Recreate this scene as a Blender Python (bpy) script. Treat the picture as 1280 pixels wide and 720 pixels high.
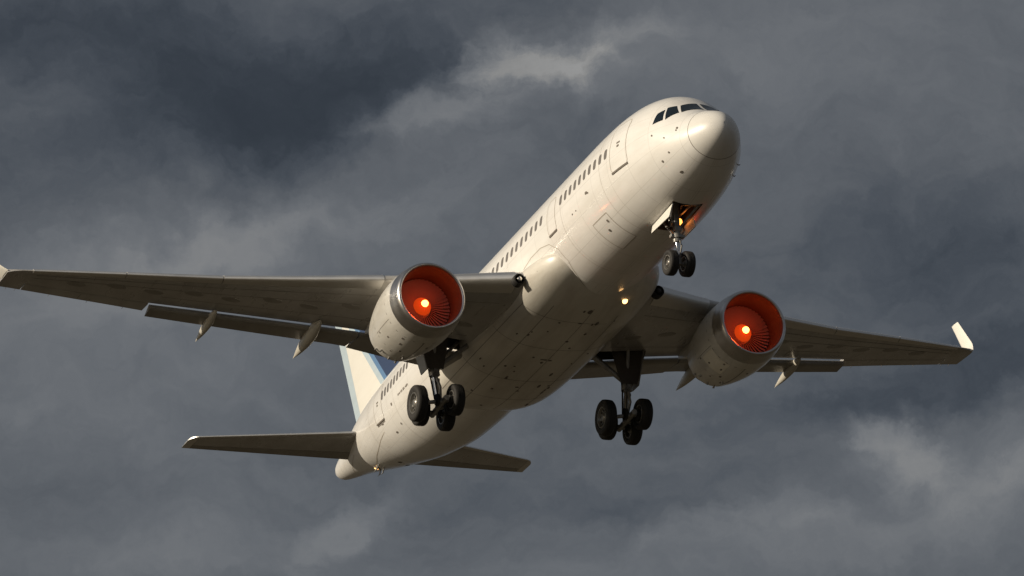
import bpy, bmesh, math, random
import numpy as np
from mathutils import Matrix, Vector

random.seed(7)
PI = math.pi
scene = bpy.context.scene
for o in list(bpy.data.objects):
    bpy.data.objects.remove(o)

# ------------------------------------------------------------------ camera, sky, sun, exposure
ELEV = math.radians(14.0)
RIGHT = Vector((1, 0, 0))
UP = Vector((0, -math.sin(ELEV), math.cos(ELEV)))
FWD = Vector((0, math.cos(ELEV), math.sin(ELEV)))
CAM_POS = Vector((0, 0, 1.7))
cam_data = bpy.data.cameras.new("camera")
cam = bpy.data.objects.new("camera", cam_data)
scene.collection.objects.link(cam)
cam.matrix_world = Matrix(((RIGHT.x, UP.x, -FWD.x, CAM_POS.x), (RIGHT.y, UP.y, -FWD.y, CAM_POS.y),
                           (RIGHT.z, UP.z, -FWD.z, CAM_POS.z), (0, 0, 0, 1)))
cam_data.sensor_width = 36.0
cam_data.lens = 6960.5 / 1280 * 36
cam_data.clip_start = 0.5
cam_data.clip_end = 60000
scene.camera = cam

# attitude of the aircraft in the air: aircraft axes x forward, y left, z up, nose at the origin
R = Matrix(((0.355683, 0.932400, -0.064190), (-0.373328, 0.078778, -0.924349), (-0.856806, 0.352739, 0.376111)))
T = Vector((8.68953, -7.43798, 228.40312))
AX = Matrix(((RIGHT.x, -UP.x, FWD.x), (RIGHT.y, -UP.y, FWD.y), (RIGHT.z, -UP.z, FWD.z)))
ROT = AX @ R
LOC = CAM_POS + AX @ T

SUN_LOCAL = Vector((0.0, -0.935, 0.345)).normalized()      # towards the sun, seen from the aircraft
SUN_DIR = (ROT @ SUN_LOCAL).normalized()
sun_elev = math.asin(SUN_DIR.z)
sun_data = bpy.data.lights.new("sun", 'SUN')
sun_data.energy = 4.3
sun_data.angle = math.radians(0.5)
sun_data.color = (1.0, 0.875, 0.69)
sun = bpy.data.objects.new("sun", sun_data)
scene.collection.objects.link(sun)
sun.rotation_mode = 'QUATERNION'
sun.rotation_quaternion = SUN_DIR.to_track_quat('Z', 'Y')

scene.view_settings.view_transform = 'Standard'
scene.view_settings.look = 'None'
scene.view_settings.gamma = 1.0
scene.view_settings.exposure = 0.0
scene.view_settings.use_curve_mapping = False
scene.cycles.max_bounces = 8


class NT:
    """short way to write node trees"""
    def __init__(self, tree):
        self.t = tree

    def n(self, kind, **kw):
        nd = self.t.nodes.new(kind)
        for k, v in kw.items():
            if k == 'ins':
                for i, x in v.items():
                    if hasattr(x, 'is_output'):
                        self.t.links.new(x, nd.inputs[i])
                    else:
                        nd.inputs[i].default_value = x
            else:
                setattr(nd, k, v)
        return nd

    def math(self, op, a, b=0.0, c=0.0, clamp=False):
        return self.n('ShaderNodeMath', operation=op, use_clamp=clamp, ins={0: a, 1: b, 2: c}).outputs[0]

    def dot(self, a, v):
        return self.n('ShaderNodeVectorMath', operation='DOT_PRODUCT', ins={0: a, 1: v}).outputs['Value']

    def noise(self, vec, scale, detail=4, rough=0.5, dist=0.0):
        return self.n('ShaderNodeTexNoise', ins={'Vector': vec, 'Scale': scale, 'Detail': detail, 'Roughness': rough,
                                                 'Distortion': dist}).outputs[0]

    def xyz(self, x, y, z):
        return self.n('ShaderNodeCombineXYZ', ins={0: x, 1: y, 2: z}).outputs[0]

    def ramp(self, f, pts, interp='LINEAR'):
        r = self.n('ShaderNodeValToRGB', ins={0: f})
        r.color_ramp.interpolation = interp
        e = r.color_ramp.elements
        while len(e) < len(pts):
            e.new(0.5)
        for el, (p, c) in zip(e, pts):
            el.position = p
            el.color = tuple(c) + (1,) if len(c) == 3 else c
        return r.outputs[0]

    def mix(self, f, a, b, mode='MIX'):
        m = self.n('ShaderNodeMix', data_type='RGBA', blend_type=mode)
        for i, x in ((0, f), (6, a), (7, b)):
            if hasattr(x, 'is_output'):
                self.t.links.new(x, m.inputs[i])
            else:
                m.inputs[i].default_value = x if i == 0 else (tuple(x) + (1,))[:4]
        return m.outputs[2]


# the sky: a Nishita sky almost wholly hidden by a heavy broken deck of grey storm cloud
world = bpy.data.worlds.new("World")
scene.world = world
world.use_nodes = True
wt = world.node_tree
wt.nodes.clear()
W = NT(wt)
sky = W.n('ShaderNodeTexSky', sky_type='NISHITA', sun_disc=False)
sky.sun_elevation = sun_elev
sky.sun_rotation = math.atan2(SUN_DIR.x, SUN_DIR.y)
dirv = W.n('ShaderNodeTexCoord').outputs['Generated']
K = 6960.5 / 640
U0 = W.math('MULTIPLY', W.dot(dirv, tuple(RIGHT)), K)
V0 = W.math('MULTIPLY', W.dot(dirv, tuple(UP)), K)
P0 = W.xyz(U0, V0, W.dot(dirv, tuple(FWD)))
w1 = W.math('SUBTRACT', W.noise(P0, 1.6, 6, 0.55), 0.5)
w2 = W.math('SUBTRACT', W.noise(W.xyz(V0, U0, 3.7), 1.6, 6, 0.55), 0.5)
w3 = W.math('SUBTRACT', W.noise(W.xyz(V0, U0, 8.1), 6.0, 7, 0.62), 0.5)
w4 = W.math('SUBTRACT', W.noise(W.xyz(U0, V0, 5.1), 6.0, 7, 0.62), 0.5)
U1 = W.math('ADD', U0, W.math('ADD', W.math('MULTIPLY', w1, 0.55), W.math('MULTIPLY', w3, 0.22)))
V1 = W.math('ADD', V0, W.math('ADD', W.math('MULTIPLY', w2, 0.40), W.math('MULTIPLY', w4, 0.20)))
# cloud masses: centre (right, up), radii, tilt in degrees, added brightness
MASSES = [
    (-0.72, 0.46, 0.85, 0.17, -4, -0.062), (-0.55, 0.30, 0.42, 0.10, 8, -0.045), (-0.25, 0.44, 0.26, 0.10, 12, -0.035),
    (0.02, 0.43, 0.14, 0.08, -15, 0.05), (-0.20, 0.33, 0.18, 0.07, 10, 0.045), (0.22, 0.42, 0.34, 0.10, 0, 0.05),
    (-0.72, 0.03, 0.42, 0.10, 6, 0.06), (-0.45, 0.13, 0.30, 0.07, 25, 0.035), (0.60, 0.40, 0.40, 0.22, 0, 0.022),
    (0.82, 0.02, 0.38, 0.15, -10, -0.045), (0.75, -0.21, 0.40, 0.07, 6, -0.045), (0.72, -0.34, 0.15, 0.07, -20, 0.05),
    (0.95, -0.44, 0.28, 0.08, 10, 0.05), (0.55, -0.53, 0.50, 0.08, 5, 0.03), (-0.33, -0.43, 0.10, 0.06, 40, 0.02),
    (-0.80, -0.22, 0.45, 0.14, 5, 0.02), (-0.65, -0.53, 0.45, 0.07, 0, 0.035), (0.2, -0.40, 0.35, 0.07, 0, -0.015),
]
tot = W.math('MULTIPLY', W.math('SUBTRACT', W.noise(W.xyz(U1, W.math('MULTIPLY', V1, 1.9), 1.3), 2.2, 9, 0.58), 0.5), 0.10)
for (cx, cy, rx, ry, tilt, amp) in MASSES:
    c, s = math.cos(math.radians(tilt)), math.sin(math.radians(tilt))
    du = W.math('SUBTRACT', U1, cx)
    dv = W.math('SUBTRACT', V1, cy)
    a = W.math('MULTIPLY', W.math('ADD', W.math('MULTIPLY', du, c), W.math('MULTIPLY', dv, s)), 1 / rx)
    b = W.math('MULTIPLY', W.math('SUBTRACT', W.math('MULTIPLY', dv, c), W.math('MULTIPLY', du, s)), 1 / ry)
    q = W.math('ADD', W.math('MULTIPLY', a, a), W.math('MULTIPLY', b, b))
    g = W.math('EXPONENT', W.math('MULTIPLY', q, -1.0))
    tot = W.math('MULTIPLY_ADD', g, amp, tot)
fine = W.noise(W.xyz(U1, W.math('MULTIPLY', V1, 1.5), 6.6), 9.0, 9, 0.66)
tot = W.math('ADD', tot, W.math('MULTIPLY', W.math('SUBTRACT', fine, 0.5), 0.06))
# sunlit puffs with ragged, crisper edges
Uh = W.math('MULTIPLY_ADD', W.math('SUBTRACT', U1, U0), 0.75, U0)
Vh = W.math('MULTIPLY_ADD', W.math('SUBTRACT', V1, V0), 0.75, V0)
puff_n = W.noise(W.xyz(Uh, W.math('MULTIPLY', Vh, 1.3), 2.2), 5.0, 11, 0.64, 0.2)
for (cx, cy, rx, ry, tilt, amp) in ((0.02, 0.43, 0.17, 0.075, -12, 0.12), (-0.17, 0.335, 0.17, 0.05, 12, 0.05), (0.20, 0.485, 0.14, 0.05, 0, 0.05),
                                    (0.70, -0.32, 0.15, 0.075, -20, 0.055), (0.95, -0.41, 0.22, 0.07, 12, 0.03), (-0.34, -0.43, 0.16, 0.05, 42, 0.038),
                                    (-0.55, 0.08, 0.30, 0.07, 12, 0.03), (-0.15, 0.20, 0.22, 0.06, 25, 0.02), (0.45, -0.47, 0.25, 0.05, 8, 0.03)):
    c, s = math.cos(math.radians(tilt)), math.sin(math.radians(tilt))
    du = W.math('SUBTRACT', Uh, cx)
    dv = W.math('SUBTRACT', Vh, cy)
    a = W.math('MULTIPLY', W.math('ADD', W.math('MULTIPLY', du, c), W.math('MULTIPLY', dv, s)), 1 / rx)
    b = W.math('MULTIPLY', W.math('SUBTRACT', W.math('MULTIPLY', dv, c), W.math('MULTIPLY', du, s)), 1 / ry)
    g = W.math('EXPONENT', W.math('MULTIPLY', W.math('ADD', W.math('MULTIPLY', a, a), W.math('MULTIPLY', b, b)), -0.7))
    e = W.math('MULTIPLY', W.math('ADD', g, W.math('MULTIPLY', W.math('SUBTRACT', puff_n, 0.5), 3.6)), g)
    edge = W.n('ShaderNodeMapRange', interpolation_type='SMOOTHSTEP', ins={0: e, 1: 0.08, 2: 1.05, 3: 0.0, 4: 1.0}).outputs[0]
    tot = W.math('MULTIPLY_ADD', edge, amp, tot)
# the deck thins out towards the low sun, unseen behind and left; brightness added to fill the shaded side
SUN_H = Vector((SUN_DIR.x, SUN_DIR.y, 0)).normalized()
open_ = W.math('POWER', W.math('MAXIMUM', W.dot(dirv, tuple(SUN_H)), 0.0), 2.0)
tot = W.math('MULTIPLY_ADD', open_, 0.16, tot)
lum = W.math('SMOOTH_MAX', W.math('ADD', tot, 0.112), 0.036, 0.05)
tint = W.ramp(W.math('MULTIPLY', lum, 4.0), [(0.12, (0.78, 0.96, 1.25)), (0.42, (0.915, 1.0, 1.13)), (1.0, (1.0, 1.0, 0.99))])
cloud = W.mix(1.0, tint, W.xyz(lum, lum, lum), 'MULTIPLY')
clear = W.mix(1.0, sky.outputs[0], (0.09, 0.09, 0.09), 'MULTIPLY')
final = W.mix(W.math('MULTIPLY_ADD', open_, -0.40, 0.97), clear, cloud)
bg = W.n('ShaderNodeBackground', ins={0: final, 1: 1.0})
wo = W.n('ShaderNodeOutputWorld', ins={0: bg.outputs[0]})


# ------------------------------------------------------------------ materials
def mat(name, base, rough=0.4, metal=0.0, coat=0.0, build=None, emit=None, strength=0.0, spec=0.5):
    m = bpy.data.materials.new(name)
    m.use_nodes = True
    t = m.node_tree
    p = t.nodes['Principled BSDF']
    p.inputs['Base Color'].default_value = tuple(base) + (1,)
    p.inputs['Roughness'].default_value = rough
    p.inputs['Metallic'].default_value = metal
    p.inputs['Coat Weight'].default_value = coat
    p.inputs['Coat Roughness'].default_value = 0.08
    p.inputs['Specular IOR Level'].default_value = spec
    if emit:
        p.inputs['Emission Color'].default_value = tuple(emit) + (1,)
        p.inputs['Emission Strength'].default_value = strength
    if build:
        build(NT(t), p, t)
    return m


def worn(base, dirt, amount=0.5, streak=(0.25, 2.2, 2.2), spots=0.0, rvar=.12, rough=.35, frames=0.0):
    """paint with streaks of grime drawn back along the airflow, small stains and uneven gloss"""
    def b(N, p, t):
        co = N.n('ShaderNodeTexCoord').outputs['Object']
        mp = N.n('ShaderNodeMapping', ins={'Vector': co, 'Scale': streak}).outputs[0]
        s1 = N.noise(mp, 1.0, 8, 0.65)
        f1 = N.ramp(s1, [(0.42, (0, 0, 0)), (0.78, (1, 1, 1))])
        s2 = N.noise(co, 0.55, 5, 0.55)
        f2 = N.ramp(s2, [(0.35, (0, 0, 0)), (0.75, (1, 1, 1))])
        f = N.math('MULTIPLY', N.math('MULTIPLY_ADD', f1, 0.65, N.math('MULTIPLY', f2, 0.35)), amount, clamp=True)
        col = N.mix(f, base, dirt)
        if spots:
            vo = N.n('ShaderNodeTexVoronoi', feature='F1', ins={'Vector': N.n('ShaderNodeMapping', ins={'Vector': co, 'Scale': (0.7, 1.3, 1.3)}).outputs[0], 'Scale': 1.5})
            sp = N.math('LESS_THAN', N.math('ADD', vo.outputs['Distance'], N.math('MULTIPLY', N.noise(co, 9, 3), 0.06)), spots)
            col = N.mix(N.math('MULTIPLY', sp, 0.8), col, (0.05, 0.045, 0.04))
        if frames:
            sep = N.n('ShaderNodeSeparateXYZ', ins={0: co})
            def grid(v, pitch, w):
                fr = N.math('FRACT', N.math('MULTIPLY', v, 1 / pitch))
                return N.math('LESS_THAN', fr, w / pitch)
            gx = grid(sep.outputs[0], frames, .022)
            ang = N.math('ARCTAN2', sep.outputs[1], N.math('SUBTRACT', sep.outputs[2], 0.0))
            ga = grid(ang, .39, .007)
            gl = N.math('MULTIPLY', N.math('MAXIMUM', gx, ga), N.math('MULTIPLY_ADD', s2, .5, .05))
            col = N.mix(gl, col, (.22, .20, .17))
        t.links.new(col, p.inputs['Base Color'])
        r = N.math('MULTIPLY_ADD', N.noise(mp, 2.3, 5, 0.6), rvar * 2, rough - rvar)
        t.links.new(r, p.inputs['Roughness'])
        bump = N.n('ShaderNodeBump', ins={'Height': N.noise(co, 1.4, 3, 0.5), 'Strength': 0.06, 'Distance': 0.05})
        t.links.new(bump.outputs[0], p.inputs['Normal'])
    return b


M = {}
M['white'] = mat('white_paint', (.74, .715, .66), .32, coat=.5, build=worn((.80, .785, .755), (.50, .46, .40), .5, (.14, 1.5, 1.5), frames=1.63, rough=.31))
M['belly'] = mat('belly_paint', (.5, .47, .4), .4, coat=.35, build=worn((.72, .69, .62), (.26, .21, .155), .6, (.16, 1.6, 1.6), spots=0.06, rough=.36))
M['nacelle'] = mat('nacelle_paint', (.7, .67, .6), .33, .3, coat=.3, build=worn((.74, .72, .67), (.36, .32, .25), .6, (.45, 1.8, 1.8)))
M['sun_patch'] = mat('sun_patch_paint', (.8, .76, .66), .35, build=worn((.82, .78, .68), (.55, .48, .38), .4))  # paler cream that stands for sunlight on the shaded left cowl
M['wing'] = mat('wing_grey_paint', (.4, .39, .36), .32, .25, coat=.3, build=worn((.50, .49, .475), (.22, .20, .175), .75, (.30, 1.1, 1.0), rough=.30))
M['flap'] = mat('flap_grey_paint', (.27, .26, .24), .36, .2, build=worn((.33, .315, .29), (.15, .13, .105), .7, (.4, 1.4, 1.0), rough=.36))
M['fairing'] = mat('pod_paint', (.55, .52, .45), .35, build=worn((.56, .53, .46), (.26, .22, .17), .6, (.5, 3, 3)))
M['metal'] = mat('bare_polished_metal', (.62, .61, .60), .4, 1.0, build=worn((.80, .79, .77), (.58, .55, .52), .5, (.6, .6, .6), rough=.46, rvar=.05))
M['lip'] = mat('inlet_lip_metal', (.55, .54, .53), .3, 1.0, build=worn((.62, .60, .58), (.36, .33, .30), .7, (1.2, 1.2, 1.2), rough=.30, rvar=.08))
M['duct'] = mat('inlet_duct_liner', (.30, .23, .2), .6, 0, build=worn((.045, .03, .024), (.022, .014, .012), .6, (1, 2, 2), rough=.62))
M['blade'] = mat('fan_blade_metal', (.24, .19, .16), .5, .1)
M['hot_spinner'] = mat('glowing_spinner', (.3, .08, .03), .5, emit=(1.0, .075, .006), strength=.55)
M['dark'] = mat('dark_void', (.012, .011, .010), .7)
M['bay'] = mat('bay_primer', (.07, .06, .05), .55, build=worn((.09, .075, .06), (.02, .018, .016), .8, (3, 3, 3)))
M['strut'] = mat('gear_strut_paint', (.36, .35, .33), .38, .25, build=worn((.38, .37, .35), (.07, .06, .05), .8, (4, 4, 4)))
M['steel'] = mat('oleo_steel', (.7, .7, .7), .16, 1.0)
M['tyre'] = mat('tyre_rubber', (.014, .013, .012), .75, build=worn((.012, .011, .010), (.030, .026, .022), .6, (6, 6, 6), rough=.75))
M['rim'] = mat('wheel_rim_metal', (.30, .29, .27), .4, .6, build=worn((.26, .25, .23), (.045, .04, .03), .8, (9, 9, 9)))
M['glass'] = mat('cockpit_glass', (.008, .014, .020), .06, spec=.45)
M['cabin_glass'] = mat('cabin_window_glass', (.17, .155, .14), .15)
M['line'] = mat('panel_gap', (.15, .13, .11), .7)
M['faint'] = mat('faint_seam', (.42, .38, .32), .6)
M['radome'] = mat('radome_paint', (.70, .69, .66), .42, build=worn((.73, .715, .68), (.55, .52, .46), .4))
M['finwhite'] = mat('fin_white_paint', (.78, .76, .70), .35, coat=.2, build=worn((.78, .76, .70), (.6, .57, .5), .3))
M['paleblue'] = mat('pale_blue_paint', (.42, .52, .60), .38, build=worn((.45, .54, .60), (.34, .40, .44), .4))
M['midblue'] = mat('bright_blue_paint', (.11, .21, .37), .35)
M['navy'] = mat('navy_paint', (.03, .05, .11), .35)
M['lens'] = mat('lamp_lens', (.8, .78, .74), .08, 0.0, coat=1.0)
M['chrome'] = mat('lamp_reflector', (.85, .82, .78), .2, 1.0)
M['warm_lamp'] = mat('lit_landing_lamp', (1, .8, .5), .3, emit=(1.0, .55, .20), strength=4)
M['tail_lamp'] = mat('lit_tail_lamp', (1, .8, .5), .3, emit=(1.0, .50, .16), strength=2.2)
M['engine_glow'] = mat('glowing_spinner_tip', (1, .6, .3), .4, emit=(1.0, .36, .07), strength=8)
M['taxi_glow'] = mat('lit_taxi_lamp', (1, .5, .2), .3, emit=(1.0, .30, .05), strength=5)
M['red_lens'] = mat('red_lens', (.30, .02, .01), .2, coat=1)


# ------------------------------------------------------------------ mesh helpers
class MB:
    """collects shapes that become ONE mesh object"""
    def __init__(self):
        self.v, self.f, self.m, self.s = [], [], [], []

    def add(self, verts, faces, mi=0, smooth=True):
        b = len(self.v)
        self.v += [tuple(map(float, p)) for p in verts]
        for fc in faces:
            self.f.append(tuple(b + i for i in fc))
            self.m.append(mi)
            self.s.append(smooth)
        return self

    def loft(self, rings, mi=0, cap=(True, True), closed=True, smooth=True, mfun=None):
        n = len(rings[0])
        b = len(self.v)
        for r in rings:
            self.v += [tuple(map(float, p)) for p in r]
        for i in range(len(rings) - 1):
            for j in range(n if closed else n - 1):
                k = (j + 1) % n
                self.f.append((b + i * n + j, b + i * n + k, b + (i + 1) * n + k, b + (i + 1) * n + j))
                self.m.append(mfun(i, j) if mfun else mi)
                self.s.append(smooth)
        if closed and cap[0]:
            self.f.append(tuple(b + j for j in range(n))[::-1]); self.m.append(mi); self.s.append(False)
        if closed and cap[1]:
            self.f.append(tuple(b + (len(rings) - 1) * n + j for j in range(n))); self.m.append(mi); self.s.append(False)
        return self

    def tube(self, pts, rad, mi=0, n=14, cap=True):
        pts = [Vector(p) for p in pts]
        if not hasattr(rad, '__len__'):
            rad = [rad] * len(pts)
        rings = []
        ref = None
        for i, p in enumerate(pts):
            d = (pts[min(i + 1, len(pts) - 1)] - pts[max(i - 1, 0)]).normalized()
            if ref is None:
                ref = Vector((0, 0, 1)) if abs(d.z) < .9 else Vector((1, 0, 0))
            a = d.cross(ref).normalized()
            c = d.cross(a).normalized()
            rings.append([p + (a * math.cos(2 * PI * k / n) + c * math.sin(2 * PI * k / n)) * rad[i] for k in range(n)])
        return self.loft(rings, mi, (cap, cap))

    def lathe(self, c, axis, prof, mi=0, n=48, mfun=None, cap=(False, False)):
        """prof: (distance along axis, radius)"""
        c = Vector(c)
        d = Vector(axis).normalized()
        ref = Vector((0, 0, 1)) if abs(d.z) < .9 else Vector((1, 0, 0))
        a = d.cross(ref).normalized()
        e = d.cross(a).normalized()
        rings = [[c + d * h + (a * math.cos(2 * PI * k / n) + e * math.sin(2 * PI * k / n)) * max(r, 1e-4) for k in range(n)] for h, r in prof]
        return self.loft(rings, mi, cap, mfun=(lambda i, j: mfun(i)) if mfun else None)

    def box(self, c, size, mi=0, rot=None, bevel=0.0):
        bm = bmesh.new()
        bmesh.ops.create_cube(bm, size=1)
        bmesh.ops.scale(bm, vec=size, verts=bm.verts)
        if bevel:
            bmesh.ops.bevel(bm, geom=bm.edges[:], offset=bevel, segments=2, profile=.5, affect='EDGES')
        if rot is not None:
            bmesh.ops.transform(bm, matrix=rot.to_4x4(), verts=bm.verts)
        bm.verts.index_update()
        self.add([Vector(c) + v.co for v in bm.verts], [[v.index for v in f.verts] for f in bm.faces], mi, False)
        bm.free()
        return self

    def build(self, name, mats, parent=None, label=None, sharp=40):
        me = bpy.data.meshes.new(name)
        me.from_pydata(self.v, [], self.f)
        if not isinstance(mats, (list, tuple)):
            mats = [mats]
        for m in mats:
            me.materials.append(m)
        me.polygons.foreach_set('material_index', self.m)
        me.polygons.foreach_set('use_smooth', self.s)
        me.update()
        fix_normals(me, sharp)
        ob = bpy.data.objects.new(name, me)
        scene.collection.objects.link(ob)
        if parent is not None:
            ob.parent = parent
            if parent.type == 'EMPTY':
                ob.location = -BASE
        if label:
            ob['label'] = label
        return ob


def fix_normals(me, sharp=40):
    bm = bmesh.new()
    bm.from_mesh(me)
    bmesh.ops.remove_doubles(bm, verts=bm.verts, dist=1e-5)
    bmesh.ops.recalc_face_normals(bm, faces=bm.faces)
    lim = math.radians(sharp)
    for e in bm.edges:
        e.smooth = not (len(e.link_faces) == 2 and e.calc_face_angle(0) > lim)
    bm.to_mesh(me)
    bm.free()
    me.update()


def pchip(x, y, q):
    x, y = np.asarray(x, float), np.asarray(y, float)
    h = np.diff(x)
    d = np.diff(y) / h
    m = np.zeros(len(x))
    for i in range(1, len(x) - 1):
        if d[i - 1] * d[i] > 0:
            a = 2 * h[i] + h[i - 1]
            b = h[i] + 2 * h[i - 1]
            m[i] = (a + b) / (a / d[i - 1] + b / d[i])
    m[0], m[-1] = d[0], d[-1]
    q = np.clip(q, x[0], x[-1])
    k = np.clip(np.searchsorted(x, q, side='right') - 1, 0, len(h) - 1)
    t = (q - x[k]) / h[k]
    return (2 * t**3 - 3 * t**2 + 1) * y[k] + (t**3 - 2 * t**2 + t) * h[k] * m[k] + (-2 * t**3 + 3 * t**2) * y[k + 1] + (t**3 - t**2) * h[k] * m[k + 1]


# ------------------------------------------------------------------ the ground far below
def b_ground(N, p, t):
    co = N.n('ShaderNodeTexCoord').outputs['Object']
    c = N.ramp(N.noise(co, .02, 8, .6), [(.35, (.033, .028, .015)), (.55, (.054, .042, .023)), (.7, (.080, .061, .036))])
    t.links.new(c, p.inputs['Base Color'])
M['ground'] = mat('dry_grass_ground', (.1, .08, .05), .9, build=b_ground)
g = MB()
g.lathe((0, 0, 0), (0, 0, 1), [(0, 0), (0, 60), (0, 300), (0, 1500), (0, 7000), (0, 30000)], n=64)
ground = g.build('ground', M['ground'])
ground['kind'] = 'structure'

# ------------------------------------------------------------------ the airliner
BASE = Vector((-18.0, 0.0, -5.8))
airliner = bpy.data.objects.new('airliner', None)
scene.collection.objects.link(airliner)
airliner.matrix_world = Matrix.Translation(LOC + ROT @ BASE) @ ROT.to_4x4()
airliner['label'] = 'cream white twin engine airliner flying overhead with landing gear down and glowing red engine inlets'
airliner['category'] = 'airliner'

# fuselage stations: distance behind the nose, crown height, keel height, half width
ST = np.array([
    (0, -.72, -.72, 0), (.08, -.42, -1.04, .28), (.25, -.20, -1.27, .52), (.55, .03, -1.50, .78), (1.0, .25, -1.74, 1.06), (1.6, .52, -1.98, 1.36),
    (2.1, .86, -2.15, 1.59), (2.7, 1.39, -2.30, 1.86), (3.3, 1.86, -2.42, 2.08), (4.2, 2.26, -2.55, 2.31), (5.5, 2.54, -2.65, 2.51),
    (7.0, 2.66, -2.69, 2.63), (9.0, 2.69, -2.69, 2.69), (29.5, 2.69, -2.69, 2.69), (32.5, 2.63, -2.58, 2.60), (35.5, 2.58, -2.14, 2.40),
    (39.0, 2.50, -1.29, 1.98), (42.0, 2.31, -.44, 1.46), (44.5, 2.03, .27, .95), (46.3, 1.88, .70, .62), (47.0, 1.80, .90, .46), (47.2, 1.70, 1.0, .38)])
RS = np.sqrt(ST[:, 0])
PROF = {}


def prof(s):
    k = round(s, 5)
    if k not in PROF:
        PROF[k] = prof_(k)
    return PROF[k]


def prof_(s):
    q = math.sqrt(max(s, 0))
    return tuple(float(pchip(RS, ST[:, j], np.array([q]))[0]) for j in (1, 2, 3))


def skin(s, deg, off=0.0):
    """point on the fuselage skin; deg = 0 at the crown, 90 on the right-hand side, 180 at the keel"""
    def pt(s, th):
        zt, zb, hw = prof(s)
        return Vector((-s, -hw * math.sin(th), (zt + zb) / 2 + (zt - zb) / 2 * math.cos(th)))
    th = math.radians(deg)
    p = pt(s, th)
    if off:
        e = .01
        n = (pt(s + e, th) - pt(s - e, th)).cross(pt(s, th + e) - pt(s, th - e))
        n.normalize()
        if n.dot(p - Vector((p.x, 0, (prof(s)[0] + prof(s)[1]) / 2))) < 0:
            n = -n
        p = p + n * off
    return p


def deg_at(s, z):
    zt, zb, hw = prof(s)
    return math.degrees(math.acos(max(-1, min(1, (z - (zt + zb) / 2) / ((zt - zb) / 2)))))


def skin_patch(mb, corners, off, mi=0, nu=6, nv=6, round_=0.0, mirror=False):
    """quad of skin between four (s, deg) corners, following the curvature, lifted by off, with a rim that meets the skin"""
    def at(u, v):
        (s0, d0), (s1, d1), (s2, d2), (s3, d3) = corners
        s = (s0 * (1 - u) + s1 * u) * (1 - v) + (s3 * (1 - u) + s2 * u) * v
        d = (d0 * (1 - u) + d1 * u) * (1 - v) + (d3 * (1 - u) + d2 * u) * v
        return s, -d if mirror else d
    us = np.linspace(0, 1, nu + 1)
    vs = np.linspace(0, 1, nv + 1)
    if round_:
        n = 20
        ring = []
        for k in range(n):
            a = 2 * PI * k / n
            c, s = math.cos(a), math.sin(a)
            e = round_
            ring.append((.5 + .5 * math.copysign(abs(c) ** e, c), .5 + .5 * math.copysign(abs(s) ** e, s)))
        vv = [skin(*at(.5, .5), off)] + [skin(*at(.5 + (u - .5) * .6, .5 + (v - .5) * .6), off) for u, v in ring] + [skin(*at(u, v), off) for u, v in ring] + [skin(*at(u, v), -.02) for u, v in ring]
        ff = []
        for k in range(n):
            j = (k + 1) % n
            ff.append((0, 1 + k, 1 + j))
            ff.append((1 + k, 1 + n + k, 1 + n + j, 1 + j))
            ff.append((1 + n + k, 1 + 2 * n + k, 1 + 2 * n + j, 1 + n + j))
        mb.add(vv, ff, mi)
        return
    g = [[skin(*at(u, v), off) for u in us] for v in vs]
    vv = [p for r in g for p in r]
    ff = [(i * (nu + 1) + j, i * (nu + 1) + j + 1, (i + 1) * (nu + 1) + j + 1, (i + 1) * (nu + 1) + j) for i in range(nv) for j in range(nu)]
    rim = [(u, 0) for u in us] + [(1, v) for v in vs[1:]] + [(u, 1) for u in us[::-1][1:]] + [(0, v) for v in vs[::-1][1:-1]]
    b = len(vv)
    idx = {}
    for i, v in enumerate(vs):
        for j, u in enumerate(us):
            idx[(float(u), float(v))] = i * (nu + 1) + j
    vv += [skin(*at(u, v), -.02) for u, v in rim]
    m = len(rim)
    for k in range(m):
        j = (k + 1) % m
        ff.append((idx[(float(rim[k][0]), float(rim[k][1]))], b + k, b + j, idx[(float(rim[j][0]), float(rim[j][1]))]))
    mb.add(vv, ff, mi)


def skin_line(mb, pts, width, off=.006, mi=0, sub=.15, closed=False):
    """a seam: a narrow strip following the skin through (s, deg) points"""
    if closed:
        pts = list(pts) + [pts[0]]
    fine = []
    for (a, b), (c, d) in zip(pts[:-1], pts[1:]):
        L = (skin(a, b) - skin(c, d)).length
        n = max(1, int(L / sub))
        fine += [(a + (c - a) * k / n, b + (d - b) * k / n) for k in range(n)]
    fine.append(pts[-1])
    P = [skin(s, d, off) for s, d in fine]
    vv = []
    for i, (s, d) in enumerate(fine):
        t = (P[min(i + 1, len(P) - 1)] - P[max(i - 1, 0)]).normalized()
        nrm = (skin(s, d, .2) - skin(s, d, .01)).normalized()
        w = t.cross(nrm).normalized() * width / 2
        vv += [P[i] - w, P[i] + w]
    mb.add(vv, [(2 * i, 2 * i + 1, 2 * i + 3, 2 * i + 2) for i in range(len(P) - 1)], mi)


# --- fuselage shell
NA = 144
f = MB()
ss = np.concatenate([np.linspace(math.sqrt(.004), math.sqrt(9), 90) ** 2, np.linspace(9.25, 29.5, 60), np.linspace(29.9, 47.2, 70)])
rings = [[skin(s, 360 * k / NA) for k in range(NA)] for s in ss]
f.loft(rings, 0, (True, True))
fus = f.build('fuselage', [M['white'], M['bay']], airliner)
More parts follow.
